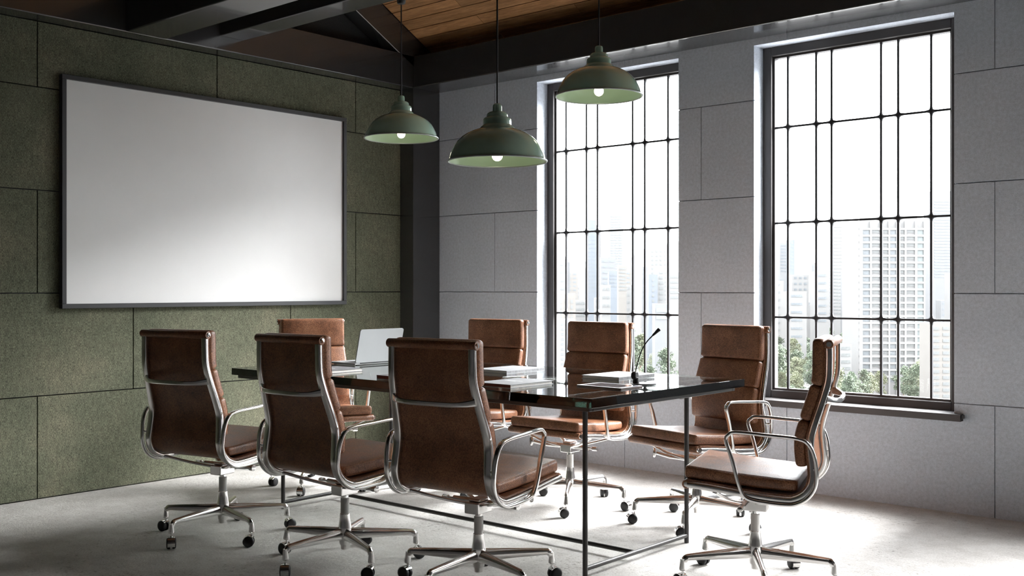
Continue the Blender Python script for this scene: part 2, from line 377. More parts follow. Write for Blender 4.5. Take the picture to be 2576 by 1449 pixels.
# ------------------------------------------------------------------ windows
MX = [0.100, 0.287, 0.386, 0.691, 0.792, 0.981]; MZ = [1.047, 1.637, 2.236]; YG = 0.150
def boss_mesh():
    mb = MB(); pts = []
    for q in range(4):
        a = q * 90
        for r, da in ((0.034, -9), (0.034, 9), (0.0165, 33), (0.0165, 57)):
            pts.append((r * math.cos(R_(a + da)), r * math.sin(R_(a + da))))
    rings = [[(x * s, d, z * s) for x, z in pts] for d, s in ((-0.010, 0.6), (-0.006, 1), (0.006, 1), (0.010, 0.6))]
    mb.rings([[Vector(p) for p in r] for r in rings]); return mb.mesh('muntin_boss', M['muntin'])
bossm = boss_mesh()
for wi, (a, c) in enumerate(OPEN):
    FW = 0.056; y0, y1 = 0.117, 0.20
    mb = MB()
    mb.box(a, a + FW, y0, y1, OZ0, OZ1); mb.box(c - FW, c, y0, y1, OZ0, OZ1)
    mb.box(a + FW, c - FW, y0, y1, OZ1 - FW, OZ1); mb.box(a + FW, c - FW, y0, y1, OZ0, OZ0 + 0.05)
    win = struct(mb.build('window_%d' % (wi + 1), M['frame'], bevel=0.003, bseg=1))
    gx0, gx1, gz0, gz1 = a + FW, c - FW, OZ0 + 0.05, OZ1 - FW
    mb = MB(); e = 0.013
    mb.box(gx0, gx0 + e, 0.142, 0.185, gz0, gz1); mb.box(gx1 - e, gx1, 0.142, 0.185, gz0, gz1)
    mb.box(gx0 + e, gx1 - e, 0.142, 0.185, gz1 - e, gz1); mb.box(gx0 + e, gx1 - e, 0.142, 0.185, gz0, gz0 + e)
    mb.build('glazing_bead', M['frame'], win)
    for mxx in MX: MB().box(gx0 + mxx - 0.0062, gx0 + mxx + 0.0062, YG - 0.006, YG + 0.010, gz0 + e, gz1 - e).build('muntin', M['muntin'], win)
    for mz in MZ:
        MB().box(gx0 + e, gx1 - e, YG - 0.005, YG + 0.009, mz - 0.0056, mz + 0.0056).build('muntin', M['muntin'], win)
        for mxx in MX: link('muntin_boss', bossm, win, (gx0 + mxx, YG, mz))
    gxs = [gx0 + e] + [gx0 + v for v in MX] + [gx1 - e]; gzs = [gz0 + e] + MZ + [gz1 - e]
    for i in range(7):
        for j in range(4):
            x0, x1, z0, z1 = gxs[i] + 0.001, gxs[i + 1] - 0.001, gzs[j] + 0.001, gzs[j + 1] - 0.001
            pm_ = MB(); pm_.add([(x0, YG + 0.002, z0), (x1, YG + 0.002, z0), (x1, YG + 0.002, z1), (x0, YG + 0.002, z1)], [(0, 1, 2, 3)])
            pm_.build('pane', M['glass'], win)
    sl = MB().box(a - 0.002, c + 0.048, -0.05, -0.0005, OZ0 - 0.034, OZ0 + 0.004); sl.box(a + 0.001, c - 0.001, -0.0005, y0, OZ0 - 0.002, OZ0 + 0.004)
    sl.build('sill', M['frame'], win)
    MB().box(a - 0.002, c + 0.056, -0.036, -0.0005, OZ0 - 0.020, OZ0 - 0.001).build('sill_end_cap', M['frame'], win)

# ------------------------------------------------------------------ whiteboard
wb = empty('whiteboard', (0, -1.9375, 1.108)); tag(wb, 'large blank whiteboard with charcoal frame on the green felt wall', 'whiteboard')
by0, by1, bz = -1.0775, 1.0775, 1.384
MB().box(0.002, 0.022, by0 + 0.01, by1 - 0.01, 0.01, bz - 0.01).build('writing_surface', M['board'], wb)
for r in ((by0, by1, 0, 0.028), (by0, by1, bz - 0.028, bz), (by0, by0 + 0.028, 0.0285, bz - 0.0285), (by1 - 0.028, by1, 0.0285, bz - 0.0285)):
    MB().box(0.001, 0.04, r[0], r[1], r[2], r[3]).build('frame_rail', M['boardframe'], wb, bevel=0.002, bseg=1)

# ------------------------------------------------------------------ pendant lamps
RL = 0.208
lamp = empty('pendant_lamp')
outer = [(1.0, 0.0), (0.992, 0.022), (0.972, 0.045), (0.962, 0.07), (0.945, 0.14), (0.915, 0.21), (0.865, 0.31), (0.80, 0.405), (0.715, 0.49), (0.62, 0.553), (0.52, 0.604), (0.42, 0.64), (0.352, 0.658),
         (0.345, 0.675), (0.325, 0.70), (0.295, 0.722), (0.283, 0.735), (0.281, 0.80), (0.279, 0.845), (0.262, 0.872), (0.225, 0.888), (0.212, 0.90), (0.208, 0.94), (0.196, 0.968), (0.165, 0.992), (0.125, 1.0), (0.096, 1.0), (0.093, 1.01), (0.092, 1.10), (0.082, 1.145), (0.05, 1.166), (0.01, 1.168)]
o_ = MB().lathe([(r * RL, z * RL) for r, z in outer], 64)
o_.build('shade', M['enamel'], lamp, smooth=35)
inner = [(0.972, 0.012), (0.955, 0.05), (0.94, 0.13), (0.908, 0.21), (0.855, 0.31), (0.79, 0.40), (0.705, 0.48), (0.61, 0.543), (0.51, 0.594), (0.41, 0.63), (0.30, 0.655), (0.10, 0.66), (0.005, 0.66)]
MB().lathe([(r * RL, z * RL) for r, z in inner], 64).build('shade_lining', M['enamel_in'], lamp, smooth=35)
mb = MB(); ringp = [Vector((RL * 0.992 * math.cos(2 * math.pi * j / 64), RL * 0.992 * math.sin(2 * math.pi * j / 64), 0.002)) for j in range(64)]
mb.tube(ringp, 0.0042, 8, closed=True, ref=(0, 0, 1)); mb.build('rim', M['rim'], lamp, smooth=60)
bl = []
for i in range(13):
    a = math.pi * i / 12; bl.append((0.0225 * math.sin(a) + 1e-4, 0.026 - 0.0235 * math.cos(a)))
bl = bl[:10] + [(0.0145, 0.052), (0.0125, 0.066)]
bulb = MB().lathe(bl, 24).build('bulb', M['bulb'], lamp, smooth=60)
MB().lathe([(0.0005, 0.137), (0.018, 0.137), (0.018, 0.07), (0.0145, 0.064), (0.0005, 0.064)], 24).build('socket', M['brass'], lamp, smooth=35)
LAMPS = [((1.745, -1.890, 2.069), 2.876, 'green pendant lamp hanging farthest away, nearest the dark corner column', 'green'),
         ((3.165, -2.660, 1.757), 2.783, 'largest-looking green pendant lamp, lowest of the three, in the middle', 'green'),
         ((3.108, -1.872, 2.144), 2.876, 'green pendant lamp hanging highest, in front of the left window', 'green')]
for i, (p, zt, lab, _) in enumerate(LAMPS):
    o = lamp if i == 0 else copy_tree(lamp)
    if i:  # cords differ in length: drop the copied cord and rose
        for ch in list(o.children):
            if ch.name.split('.')[0] in ('cord', 'ceiling_rose'): bpy.data.objects.remove(ch)
    o.location = p; tag(o, lab, 'pendant lamp', 'green enamel pendant lamps over the table')
    h = zt - p[2]
    MB().lathe([(0.0036, 1.16 * RL), (0.0036, h)], 10, cap=True).build('cord', M['cord'], o, smooth=60)
    MB().lathe([(0.004, h - 0.055), (0.020, h - 0.050), (0.024, h - 0.044), (0.026, h - 0.010), (0.026, h - 0.0005)], 24, cap=True).build('ceiling_rose', M['cord'], o, smooth=35)

# ------------------------------------------------------------------ table
ZT = 0.787; TX0, TX1, TY0, TY1 = 1.093, 3.583, -2.562, -1.324
tab = empty('conference_table', ((TX0 + TX1) / 2, (TY0 + TY1) / 2, 0)); tag(tab, 'long conference table with thick green glass top on thin black steel frame', 'table')
hx, hy = (TX1 - TX0) / 2, (TY1 - TY0) / 2
MB().box(-hx, hx, -hy, hy, ZT - 0.0375, ZT).build('glass_top', M['tableglass'], tab, bevel=0.002, bseg=2)
tube = 0.0125
def bar(x0, x1, y0, y1, z0, z1, name): MB().box(x0, x1, y0, y1, z0, z1).build(name, M['tableleg'], tab, bevel=0.002, bseg=1)
zt1, zt0 = ZT - 0.0378, ZT - 0.0558
ax0, ax1, ay0, ay1 = -hx + 0.028, hx - 0.028, -hy + 0.022, hy - 0.045
bar(ax0, ax1, ay0, ay0 + 0.025, zt0, zt1, 'apron_rail'); bar(ax0, ax1, ay1 - 0.025, ay1, zt0, zt1, 'apron_rail')
bar(ax0, ax0 + 0.025, ay0 + 0.025, ay1 - 0.025, zt0, zt1, 'apron_rail'); bar(ax1 - 0.025, ax1, ay0 + 0.025, ay1 - 0.025, zt0, zt1, 'apron_rail')
lx = [1.283 - tab.location.x, 3.393 - tab.location.x]; ly = [-2.355 - tab.location.y, -1.548 - tab.location.y]
for x in lx:
    bar(x - tube, x + tube, ay0 + 0.0251, ay1 - 0.0251, zt0 + 0.001, zt1, 'cross_bearer')
    for y in ly:
        MB().lathe([(tube * 0.9, 0), (tube * 0.9, zt0)], 16, (x, y, 0), cap=True).build('leg', M['tableleg'], tab, smooth=35)
    MB().tube([(x, ly[0], 0.036), (x, ly[1], 0.036)], 0.0105, 14).build('end_stretcher', M['tableleg'], tab, smooth=35)
ym = -1.985 - tab.location.y
MB().tube([(lx[0], ym, 0.036), (lx[1], ym, 0.036)], 0.0105, 14).build('long_stretcher', M['tableleg'], tab, smooth=35)

# ------------------------------------------------------------------ chairs (sitter faces local +Y)
RP = [(-.316, 1.000, .196), (-.316, .93, .197), (-.312, .865, .199), (-.291, .785, .206), (-.264, .70, .215), (-.249, .640, .221), (-.249, .59, .225), (-.255, .535, .229), (-.257, .495, .232), (-.247, .455, .235), (-.222, .424, .237), (-.186, .405, .239), (-.15, .4005, .240), (-.05, .407, .241), (.05, .418, .242), (.15, .430, .243), (.232, .437, .244)]
RPs = smoothpath([(x, y, z) for y, z, x in RP], 3)          # (X, Y, Z)
def side_of(i, pts):
    a = pts[max(0, i - 1)]; b_ = pts[min(len(pts) - 1, i + 1)]; t = (b_ - a); t.x = 0; t.normalize()
    return Vector((0, -t.z, t.y)) if True else None
def inward(i):                                             # normal pointing to the sitter (forward / up)
    n = side_of(i, RPs); return n if n.y > 0 or n.z > 0 else -n
SL_ = [RPs[i] + inward(i) * 0.0175 for i in range(len(RPs))]   # sling line
sl_len = [0.0]
for i in range(1, len(SL_)): sl_len.append(sl_len[-1] + (Vector((0, SL_[i].y - SL_[i - 1].y, SL_[i].z - SL_[i - 1].z))).length)
def sling_at(s):
    if s < 0:
        n = inward(0); t = (SL_[1] - SL_[0]).normalized(); return SL_[0] + t * s, n
    s = min(sl_len[-1], s)
    for i in range(1, len(SL_)):
        if s <= sl_len[i]:
            k = (s - sl_len[i - 1]) / max(1e-9, sl_len[i] - sl_len[i - 1])
            n = (inward(i - 1) * (1 - k) + inward(i) * k).normalized()
            return SL_[i - 1].lerp(SL_[i], k), n
    return SL_[-1], inward(len(SL_) - 1)
def s_of_z(z):
    for i in range(1, len(SL_)):
        if SL_[i].z <= z: return sl_len[i]
    return sl_len[-1]
def pad(name, parent, place, Ln, W0, W1, T0, T1, r=0.016, puff=0.007, back=0.0):
    st = [0.0, 0.12, 0.35, 0.65, 1.0]; ds = [q * r for q in st]; N = 12
    ds = ds + [r + (Ln - 2 * r) * i / N for i in range(1, N)] + [Ln - d for d in reversed(ds)]
    mb = MB(); rings = []
    for d in ds:
        dd = min(d, Ln - d); e = 0.0 if dd >= r else r - math.sqrt(max(0, r * r - (r - dd) ** 2))
        k = d / Ln; W = W0 + (W1 - W0) * k; T = T0 + (T1 - T0) * k
        W = W - e * 0.9; h = T / 2 - e * 0.75; h = max(h, 0.002); W = max(W, 0.002)
        P, n = place(d); ring = []
        sec = rrect(W, h, min(r, h * 0.97), 4); ex = []
        for j, (a, c) in enumerate(sec):                    # subdivide the long top and bottom edges
            a2, c2 = sec[(j + 1) % len(sec)]; ex.append((a, c))
            if abs(a2 - a) > W: ex += [(a + (a2 - a) * q / 6, c + (c2 - c) * q / 6) for q in range(1, 6)]
        for a, c in ex:
            bulge = puff * (1 - (a / W) ** 4) * (1 - (2 * k - 1) ** 4) if c > 0 else 0
            p = P + n * (c + T / 2 + back + bulge); p = Vector((a, p.y, p.z)); ring.append(p)
        rings.append(ring)
    mb.rings(rings); o = mb.build(name, M['leather'], parent, smooth=60)
    for j in (2, 12): MB().tube([rg[j] for rg in rings[3:-3]], 0.0017, 6).build('seam', M['leather'], o, smooth=60)
    return o
def make_chair():
    c = empty('office_chair')
    # leather sling
    mb = MB(); rings = []
    for i, p in enumerate(SL_):
        n = inward(i); W = RPs[i].x + 0.004; th = 0.004
        rings.append([Vector((W, p.y, p.z)) + n * th, Vector((-W, p.y, p.z)) + n * th, Vector((-W, p.y, p.z)) - n * th, Vector((W, p.y, p.z)) - n * th])
    mb.rings(rings); mb.build('sling', M['leather'], c, smooth=40, bevel=0.0)
    # rolls at the top of the back and front of the seat, with polished end discs
    for nm, y, z, hw in (('top_roll', -.314, 1.012, .218), ('front_roll', .238, .437, .245)):
        mb = MB(); mt = Matrix.Rotation(R_(90), 4, 'Y')
        mb.lathe([(0.003, -hw), (0.0165, -hw), (0.0182, -hw + 0.003), (0.0182, hw - 0.003), (0.0165, hw), (0.003, hw)], 24, (0, y, z), mt, cap=True)
        rl = mb.build(nm, M['leather'], c, smooth=40)
        for s in (-1, 1):
            MB().lathe([(0.0005, s * (hw + 0.0035)), (0.0095, s * (hw + 0.003)), (0.012, s * (hw - 0.001))], 20, (0, y, z), mt, cap=True).build('end_disc', M['chrome'], rl, smooth=40)
    # side rails
    for s in (-1, 1):
        mb = MB(); sec = rrect(1.0, 0.62, 0.3, 3)
        pts = [Vector((s * p.x, p.y, p.z)) for p in RPs]
        rad = [0.0148 + 0.003 * min(1, max(0, (0.9 - p.z) / 0.35)) for p in RPs]
        mb.tube(pts, rad, ref=(1, 0, 0), section=sec); mb.build('side_rail', M['alu'], c, smooth=35)
    # back brace
    bp = []
    for i in range(17):
        x = -0.197 + 0.394 * i / 16; q = abs(x) / 0.197
        bp.append((x, -.300 - 0.048 * (1 - q ** 4), .786 + 0.010 * (q ** 6)))
    MB().tube(bp, [0.0105 + 0.006 * max(0, (abs(p[0]) - 0.15) / 0.047) for p in bp], 12, ref=(0, 0, 1), section=rrect(1.0, 0.7, 0.5, 3)).build('back_brace', M['alu'], c, smooth=50)
    # pads on the back
    for z1, z0, W1, W0 in ((1.033, .8655, .207, .209), (.8635, .7090, .209, .215), (.7065, .538, .216, .222)):
        s0, s1 = (s_of_z(z1) if z1 < 1.0 else 1.0 - z1), s_of_z(z0)
        pad('back_pad', c, (lambda d, s0=s0: sling_at(s0 + d)), s1 - s0, W1, W0, 0.045, 0.046, r=0.0155, puff=0.008, back=0.002)
    # seat pad: from the front edge back to the bend
    f0 = Vector((0, .250, .4585)); f1 = Vector((0, -.196, .4300)); dr = (f1 - f0); Ls = dr.length; dr.normalize(); nn = Vector((0, dr.z, -dr.y)); nn = nn if nn.z > 0 else -nn
    def seat_place(d):
        k = d / Ls; sag = -0.004 * math.sin(math.pi * k)
        return f0 + dr * d + nn * sag, nn
    pad('seat_pad', c, seat_place, Ls, .236, .226, 0.054, 0.046, r=0.016, puff=0.006)
    # arm loops
    for s in (-1, 1):
        lp = [(.073, .628), (.060, .651), (.035, .661), (-.08, .6555), (-.204, .647), (-.243, .627), (-.2635, .585), (-.271, .535), (-.2725, .490), (-.262, .449), (-.234, .413), (-.192, .3905), (-.15, .386), (-.09, .388), (-.035, .394), (-.004, .404), (.012, .424), (.028, .470), (.050, .555)]
        xs_ = [.274, .274, .274, .274, .273, .271, .268, .265, .263, .262, .262, .262, .262, .262, .263, .264, .266, .270, .273]
        pts = smoothpath([(s * x, y, z) for x, (y, z) in zip(xs_, lp)], 4, closed=True)
        MB().tube(pts, 0.0092, closed=True, ref=(1, 0, 0), section=rrect(1.12, 0.78, 0.62, 3)).build('armrest', M['alu'], c, smooth=60)
        MB().tube([(s * .228, -.2585, .53), (s * .266, -.2655, .53)], 0.0055, 10).build('arm_bolt', M['chrome'], c, smooth=40)
        MB().tube([(s * .235, -.05, .406), (s * .266, -.05, .392)], 0.0055, 10).build('arm_bolt', M['chrome'], c, smooth=40)
    # tilt mechanism
    MB().box(-.036, .036, -.052, .046, .304, .352).build('tilt_housing', M['alu'], c, bevel=0.005)
    MB().box(-.028, .028, -.036, .036, .3525, .366).build('tilt_plate', M['alu'], c, bevel=0.006)
    mt = Matrix.Rotation(R_(90), 4, 'Y')
    MB().lathe([(0.004, -.150), (.0125, -.149), (.0125, .152), (.015, .153), (.015, .176), (.004, .178)], 18, (0, .030, .342), mt, cap=True).build('torsion_tube', M['alu'], c, smooth=35)
    k = MB().lathe([(.003, -.208), (.0105, -.207), (.0115, -.202), (.0115, -.178), (.005, -.176), (.005, -.150)], 16, (0, .030, .342), mt, cap=True); k.build('height_knob', M['chrome'], c, smooth=35)
    for s in (-1, 1):
        for yb, ya in ((-.02, -.165), (.05, .125)):
            p0 = Vector((s * .030, yb * 0.6, .336)); p1 = Vector((s * .132, (yb + ya) / 2, .366)); p2 = Vector((s * .226, ya, .3985 if ya < 0 else .4105))
            MB().tube(smoothpath([p0, p1, p2], 5), 0.0110, ref=(0, 0, 1), section=rrect(0.55, 1.0, 0.4, 2)).build('spider_arm', M['alu'], c, smooth=40)
    MB().tube([(.05, .03, .335), (.105, .085, .344), (.158, .134, .363)], 0.0085, 10).build('tilt_lever', M['alu'], c, smooth=50)
    mt2 = Matrix.Rotation(R_(-40), 4, 'Z') @ Matrix.Rotation(R_(-90), 4, 'X')
    MB().lathe([(.001, -.006), (.022, -.006), (.025, -.003), (.025, .003), (.022, .006), (.001, .006)], 24, (.166, .142, .365), mt2, cap=True).build('lever_paddle', M['alu'], c, smooth=35)
    # gas column and hub
    MB().lathe([(.0155, .285), (.0155, .304)], 20, cap=True).build('piston', M['chrome'], c, smooth=35)
    MB().lathe([(.010, .214), (.0192, .214), (.0192, .288), (.0165, .290), (.010, .290)], 24, cap=True).build('column_sleeve', M['sleeve'], c, smooth=35)
    hub = [(.012, .060), (.0175, .060), (.018, .078), (.0235, .080), (.0265, .100), (.029, .118), (.031, .140), (.029, .160), (.0255, .180), (.0232, .205), (.0225, .217), (.021, .2185), (.012, .2185)]
    MB().lathe(hub, 28, cap=True).build('base_hub', M['alu'], c, smooth=40)
    am = MB()
    path = smoothpath([(.018, 0, .136), (.10, 0, .1335), (.20, 0, .130), (.285, 0, .1262), (.306, 0, .1235), (.3155, 0, .114), (.3185, 0, .104)], 3)
    hs = []
    for p in path:
        k = min(1, max(0, p.x / 0.3)); hs.append(k)
    rings = []
    for i, p in enumerate(path):
        a = path[max(0, i - 1)]; b_ = path[min(len(path) - 1, i + 1)]; t = (b_ - a).normalized(); nrm = Vector((-t.z, 0, t.x))
        k = hs[i]; hw = 0.0165 * (1 - k) + 0.0112 * k; hh = 0.024 * (1 - k) + 0.0118 * k
        sec = [(0.42, 1.0), (0.0, 1.15), (-0.42, 1.0), (-1.0, 0.25), (-1.0, -0.7), (-0.75, -1.0), (0.75, -1.0), (1.0, -0.7), (1.0, 0.25)]
        off = -hh * 0.35
        rings.append([p + Vector((0, q * hw, 0)) + nrm * (w_ * hh + off) for q, w_ in sec])
    am.rings(rings); armm = am.mesh('base_arm', M['alu'], smooth=38)
    ankm = MB().lathe([(.004, .118), (.0098, .117), (.0104, .108), (.0148, .078), (.0152, .072), (.012, .069), (.004, .069)], 18, cap=True).mesh('base_ankle', M['alu'], smooth=40)
    whm = MB(); mt = Matrix.Rotation(R_(90), 4, 'Y')
    for s in (-1, 1): whm.lathe([(.002, s * .0225), (.016, s * .0225), (.0225, s * .021), (.0255, s * .0175), (.0262, s * .013), (.0262, s * .0055), (.002, s * .0055)], 24, (0, 0, .0262), mt, cap=True)
    whm = whm.mesh('caster_wheels', M['rubber'], smooth=38)
    hd = MB(); prof = []
    for (r, xx) in ((.0285, -.0150), (.0285, .0150)):
        ring = []
    n = 14; o1 = []; o2 = []
    for j in range(n + 1):
        a = R_(38 + 170 * j / n); o1.append((math.cos(a), math.sin(a)))
    secs = [(.0292, -.017), (.0292, .017), (.0268, .017), (.0268, -.017)]
    hd.rings([[Vector((x, r * ca, .0262 + r * sa)) for r, x in secs] for ca, sa in o1])
    hdm = hd.mesh('caster_hood', M['chrome'], smooth=40)
    stm = MB().lathe([(.0048, .046), (.0048, .070)], 12, cap=True).mesh('caster_stem', M['chrome'], smooth=40)
    swiv = [20, 75, 140, -35, 100]
    for q in range(5):
        a = R_(36 + 72 * q + 90 - 3)                         # measured from local +X
        link('base_arm', armm, c, rot=(0, 0, a))
        tip = Vector((.3195 * math.cos(a), .3195 * math.sin(a), 0))
        link('base_ankle', ankm, c, tip)
        ca = R_(swiv[q]) + a; off = Vector((-math.sin(ca), math.cos(ca), 0)) * -0.014
        wh = link('caster', whm, c, tip + off, (0, 0, ca))
        link('caster_hood', hdm, wh); 
        link('caster_stem', stm, c, tip)
    return c
CH = [('A', 1.564, -2.928, 102.2, 'brown leather office chair at the left of the near row, back to the viewer'),
      ('B', 2.429, -2.865, 91.5, 'middle brown leather office chair of the near row, back to the viewer'),
      ('C', 3.141, -2.748, 97.5, 'nearest brown leather office chair, its back largest in the picture centre'),
      ('D', 0.910, -1.772, -23.5, 'brown leather office chair at the table end by the green wall, behind the laptop'),
      ('E', 1.657, -1.238, -83.7, 'brown leather office chair in front of the grey wall between column and left window'),
      ('F', 2.432, -1.232, -88.5, 'brown leather office chair on the far side, in front of the left window'),
      ('G', 3.217, -1.169, -102.9, 'brown leather office chair facing the viewer between the two windows'),
      ('H', 3.976, -1.951, 199.5, 'brown leather office chair seen from the side at the right end of the table')]
proto = make_chair()
for i, (nm, x, y, a, lab) in enumerate(CH):
    o = proto if i == 0 else copy_tree(proto)
    o.location = (x, y, 0); o.rotation_euler = (0, 0, R_(a - 90)); tag(o, lab, 'chair', 'leather office chairs around the table')

# ------------------------------------------------------------------ things on the table
def book(x0, x1, y0, y1, h, label, cover, spine_right, edge):
    o = empty('book', ((x0 + x1) / 2, (y0 + y1) / 2, ZT)); tag(o, label, 'book', 'hardcover books on the glass table')
    hx, hy = (x1 - x0) / 2, (y1 - y0) / 2; t = 0.0022
    MB().box(-hx, hx, -hy, hy, 0.0002, t).build('lower_cover', M[cover], o); MB().box(-hx, hx, -hy, hy, h - t, h).build('upper_cover', M[cover], o)
    s = 1 if spine_right else -1
    xs = sorted((s * (hx - t), s * hx)); MB().box(xs[0], xs[1], -hy, hy, t, h - t).build('spine', M['clothgrey'] if spine_right else M[cover], o)
    a, c_ = sorted((-s * (hx - 0.004), s * (hx - t)))
    pb = MB().box(a, c_, -hy + 0.004, hy - 0.004, t, h - t).build('page_block', M['pages'], o)
    if edge: MB().box(a, c_, -hy + 0.0032, -hy + 0.004, t, h - t).build('page_edge', M['pagesreflect'], pb)
    for k in range(2): MB().box(-hx * 0.55, hx * (0.3 - 0.25 * k), hy * (0.1 - 0.12 * k), hy * (0.16 - 0.12 * k), h, h + 0.0002).build('title_print', M['print'], o)
book(2.292, 2.518, -1.870, -1.562, 0.0165, 'closed book with dark grey spine, farthest of those beside the nearest chair', 'clothlight', True, False)
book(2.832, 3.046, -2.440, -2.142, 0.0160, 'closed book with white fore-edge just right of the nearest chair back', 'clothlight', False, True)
book(2.966, 3.189, -1.822, -1.516, 0.0175, 'closed book behind the tablet and the microphone', 'clothlight', True, False)
book(1.602, 1.816, -2.530, -2.231, 0.0165, 'closed grey book in front of the laptop, by the middle near chair', 'clothgrey', False, False)
book(2.229, 2.440, -2.500, -2.205, 0.0190, 'book with a red leather reflection painted on its page edge, mostly hidden behind the nearest chair', 'clothgrey', False, True)
# laptop: screen back toward +x
lp = empty('laptop', (1.480, -1.837, ZT), R_(-90)); tag(lp, 'open silver laptop with its lid back turned to the viewer', 'laptop')
# local: +Y points to world +x (hinge side), X lateral
W = 0.166
MB().box(-W, W, -0.225, 0.0, 0.003, 0.014).build('base', M['silver'], lp, bevel=0.003)
MB().box(-W + 0.03, W - 0.03, -0.125, -0.02, 0.0141, 0.0147).build('keyboard', M['blackplastic'], lp)
MB().box(-0.05, 0.05, -0.21, -0.14, 0.0141, 0.0143).build('trackpad', M['clothlight'], lp)
MB().tube([(-W + 0.04, 0.001, 0.013), (W - 0.04, 0.001, 0.013)], 0.0045, 10).build('hinge', M['blackplastic'], lp)
for fx in (-1, 1):
    for fy in (-0.21, -0.015): MB().box(fx * (W - 0.03) - 0.008, fx * (W - 0.03) + 0.008, fy - 0.004, fy + 0.004, 0.0, 0.003).build('rubber_foot', M['blackplastic'], lp)
lid = MB(); tilt = Matrix.Translation((0, 0.002, 0.0135)) @ Matrix.Rotation(R_(-13.5), 4, 'X')
pts = rrect(W, 0.098, 0.012, 4)
lid.rings([[tilt @ Vector((x, d, z + 0.1)) for x, z in pts] for d in (-0.003, 0.003)])
ld = lid.build('lid', M['silver'], lp, smooth=30)
MB().box(-W + 0.008, W - 0.008, -0.0036, -0.0031, 0.012, 0.19, tilt).build('screen', M['screen'], ld)
# tablet
tb = empty('tablet', (3.326, -2.087, ZT), R_(-2)); tag(tb, 'flat tablet with pale bezel lying near the table corner', 'tablet')
mb = MB(); pts = rrect(0.125, 0.083, 0.008, 4); mb.rings([[Vector((x, y, z)) for x, y in pts] for z in (0.0003, 0.006)]); mb.build('body', M['tabletbody'], tb, smooth=30)
mb = MB(); pts = rrect(0.124, 0.082, 0.008, 4); mb.rings([[Vector((x, y, z)) for x, y in pts] for z in (0.006, 0.0072)]); mb.build('bezel', M['tabletrim'], tb, smooth=30)
MB().box(-0.101, 0.101, -0.068, 0.068, 0.0072, 0.0075).build('screen', M['tabletscreen'], tb)
# microphone
mc = empty('gooseneck_microphone', (3.382, -1.896, ZT), YAW); tag(mc, 'black gooseneck desk microphone on a flat round base', 'microphone')
# local +X = picture right
mb = MB(); mb.lathe([(.002, 0.0003), (.055, 0.0003), (.0565, .002), (.0565, .005), (.054, .0065), (.002, .0068)], 40, (0.0, 0, 0), cap=True); mb.build('base_plate', M['blackplastic'], mc, smooth=35)
MB().lathe([(.012, .0068), (.0155, .0068), (.0135, .02), (.0125, .032), (.006, .035)], 20, (-.037, 0, 0), cap=True).build('stand', M['blackplastic'], mc, smooth=40)
mt = Matrix.Rotation(R_(55), 4, 'Z') @ Matrix.Rotation(R_(90), 4, 'X')
MB().lathe([(.002, -.012), (.015, -.012), (.0185, -.009), (.0195, 0), (.0185, .009), (.015, .012), (.002, .012)], 24, (-.042, 0, .042), mt, cap=True).build('pivot', M['blackplastic'], mc, smooth=40)
nk = smoothpath([(-.040, 0, .055), (-.030, 0, .095), (-.014, 0, .148), (0.001, 0, .178), (.018, 0, .202), (.041, 0, .226)], 5)
MB().tube(nk, [.0022 + .0009 * i / len(nk) for i in range(len(nk))], 10, ref=(0, 1, 0)).build('gooseneck', M['blackplastic'], mc, smooth=60)
d = Vector((.036, 0, .034)).normalized(); p0 = Vector((.040, 0, .225))
MB().tube([p0, p0 + d * .004, p0 + d * .012, p0 + d * .040, p0 + d * .043], [.004, .0052, .0056, .0088, .0075], 16, ref=(0, 1, 0)).build('capsule', M['blackplastic'], mc, smooth=40)

# ------------------------------------------------------------------ the city outside
GZ = -40.0
def at(u, v, d): return CAM + (FWD * FPX + RGT * (u - 1288) + Vector((0, 0, 724 - v))) * (d / FPX)
def ztop(v, d): return 1.23 + (724 - v) * d / FPX
gm = MB(); gm.add([(-6000, 60, GZ), (6000, 60, GZ), (6000, 9000, GZ), (-6000, 9000, GZ)], [(0, 1, 2, 3)])
g_ = gm.build('ground', M['ground']); tag(g_, 'pale city ground far below the windows', 'ground'); struct(g_)
TAKEN = []
def free(x, y, r):
    return all((x - a) ** 2 + (y - b_) ** 2 > (r + q) ** 2 for a, b_, q in TAKEN)
def building(u0, u1, vtop, d, name, label, wall, cat='building', group=None, depth=None, dz=0.0):
    k = d / FPX; wd = (u1 - u0) * k; c = at((u0 + u1) / 2, 724, d); h = ztop(vtop, d) - GZ
    o = empty(name, (c.x, c.y, GZ), YAW + dz); tag(o, label, cat, group)
    dp = depth or max(8, wd * 0.7)
    MB().box(-wd / 2, wd / 2, 0, dp, 0, h).build('wall', M[wall], o)
    cc = c + FWD * dp / 2; TAKEN.append((cc.x, cc.y, math.hypot(wd, dp) / 2))
    return o, wd, h, k
def bands(o, wd, h, pitch, wh, mat, cols, proud=0.12, top=1.5, n=None, x0=0.06, x1=0.94, gap=0.25):
    cw = wd * (x1 - x0) / cols; me = MB().box(-cw * (1 - gap) / 2, cw * (1 - gap) / 2, -proud, 0.0, 0, wh).mesh('window_band', M[mat])
    z = h - top - wh; i = 0
    while z > 2 and (n is None or i < n):
        for q in range(cols): link('window_band', me, o, (-wd / 2 + wd * x0 + cw * (q + 0.5), 0, z))
        z -= pitch; i += 1
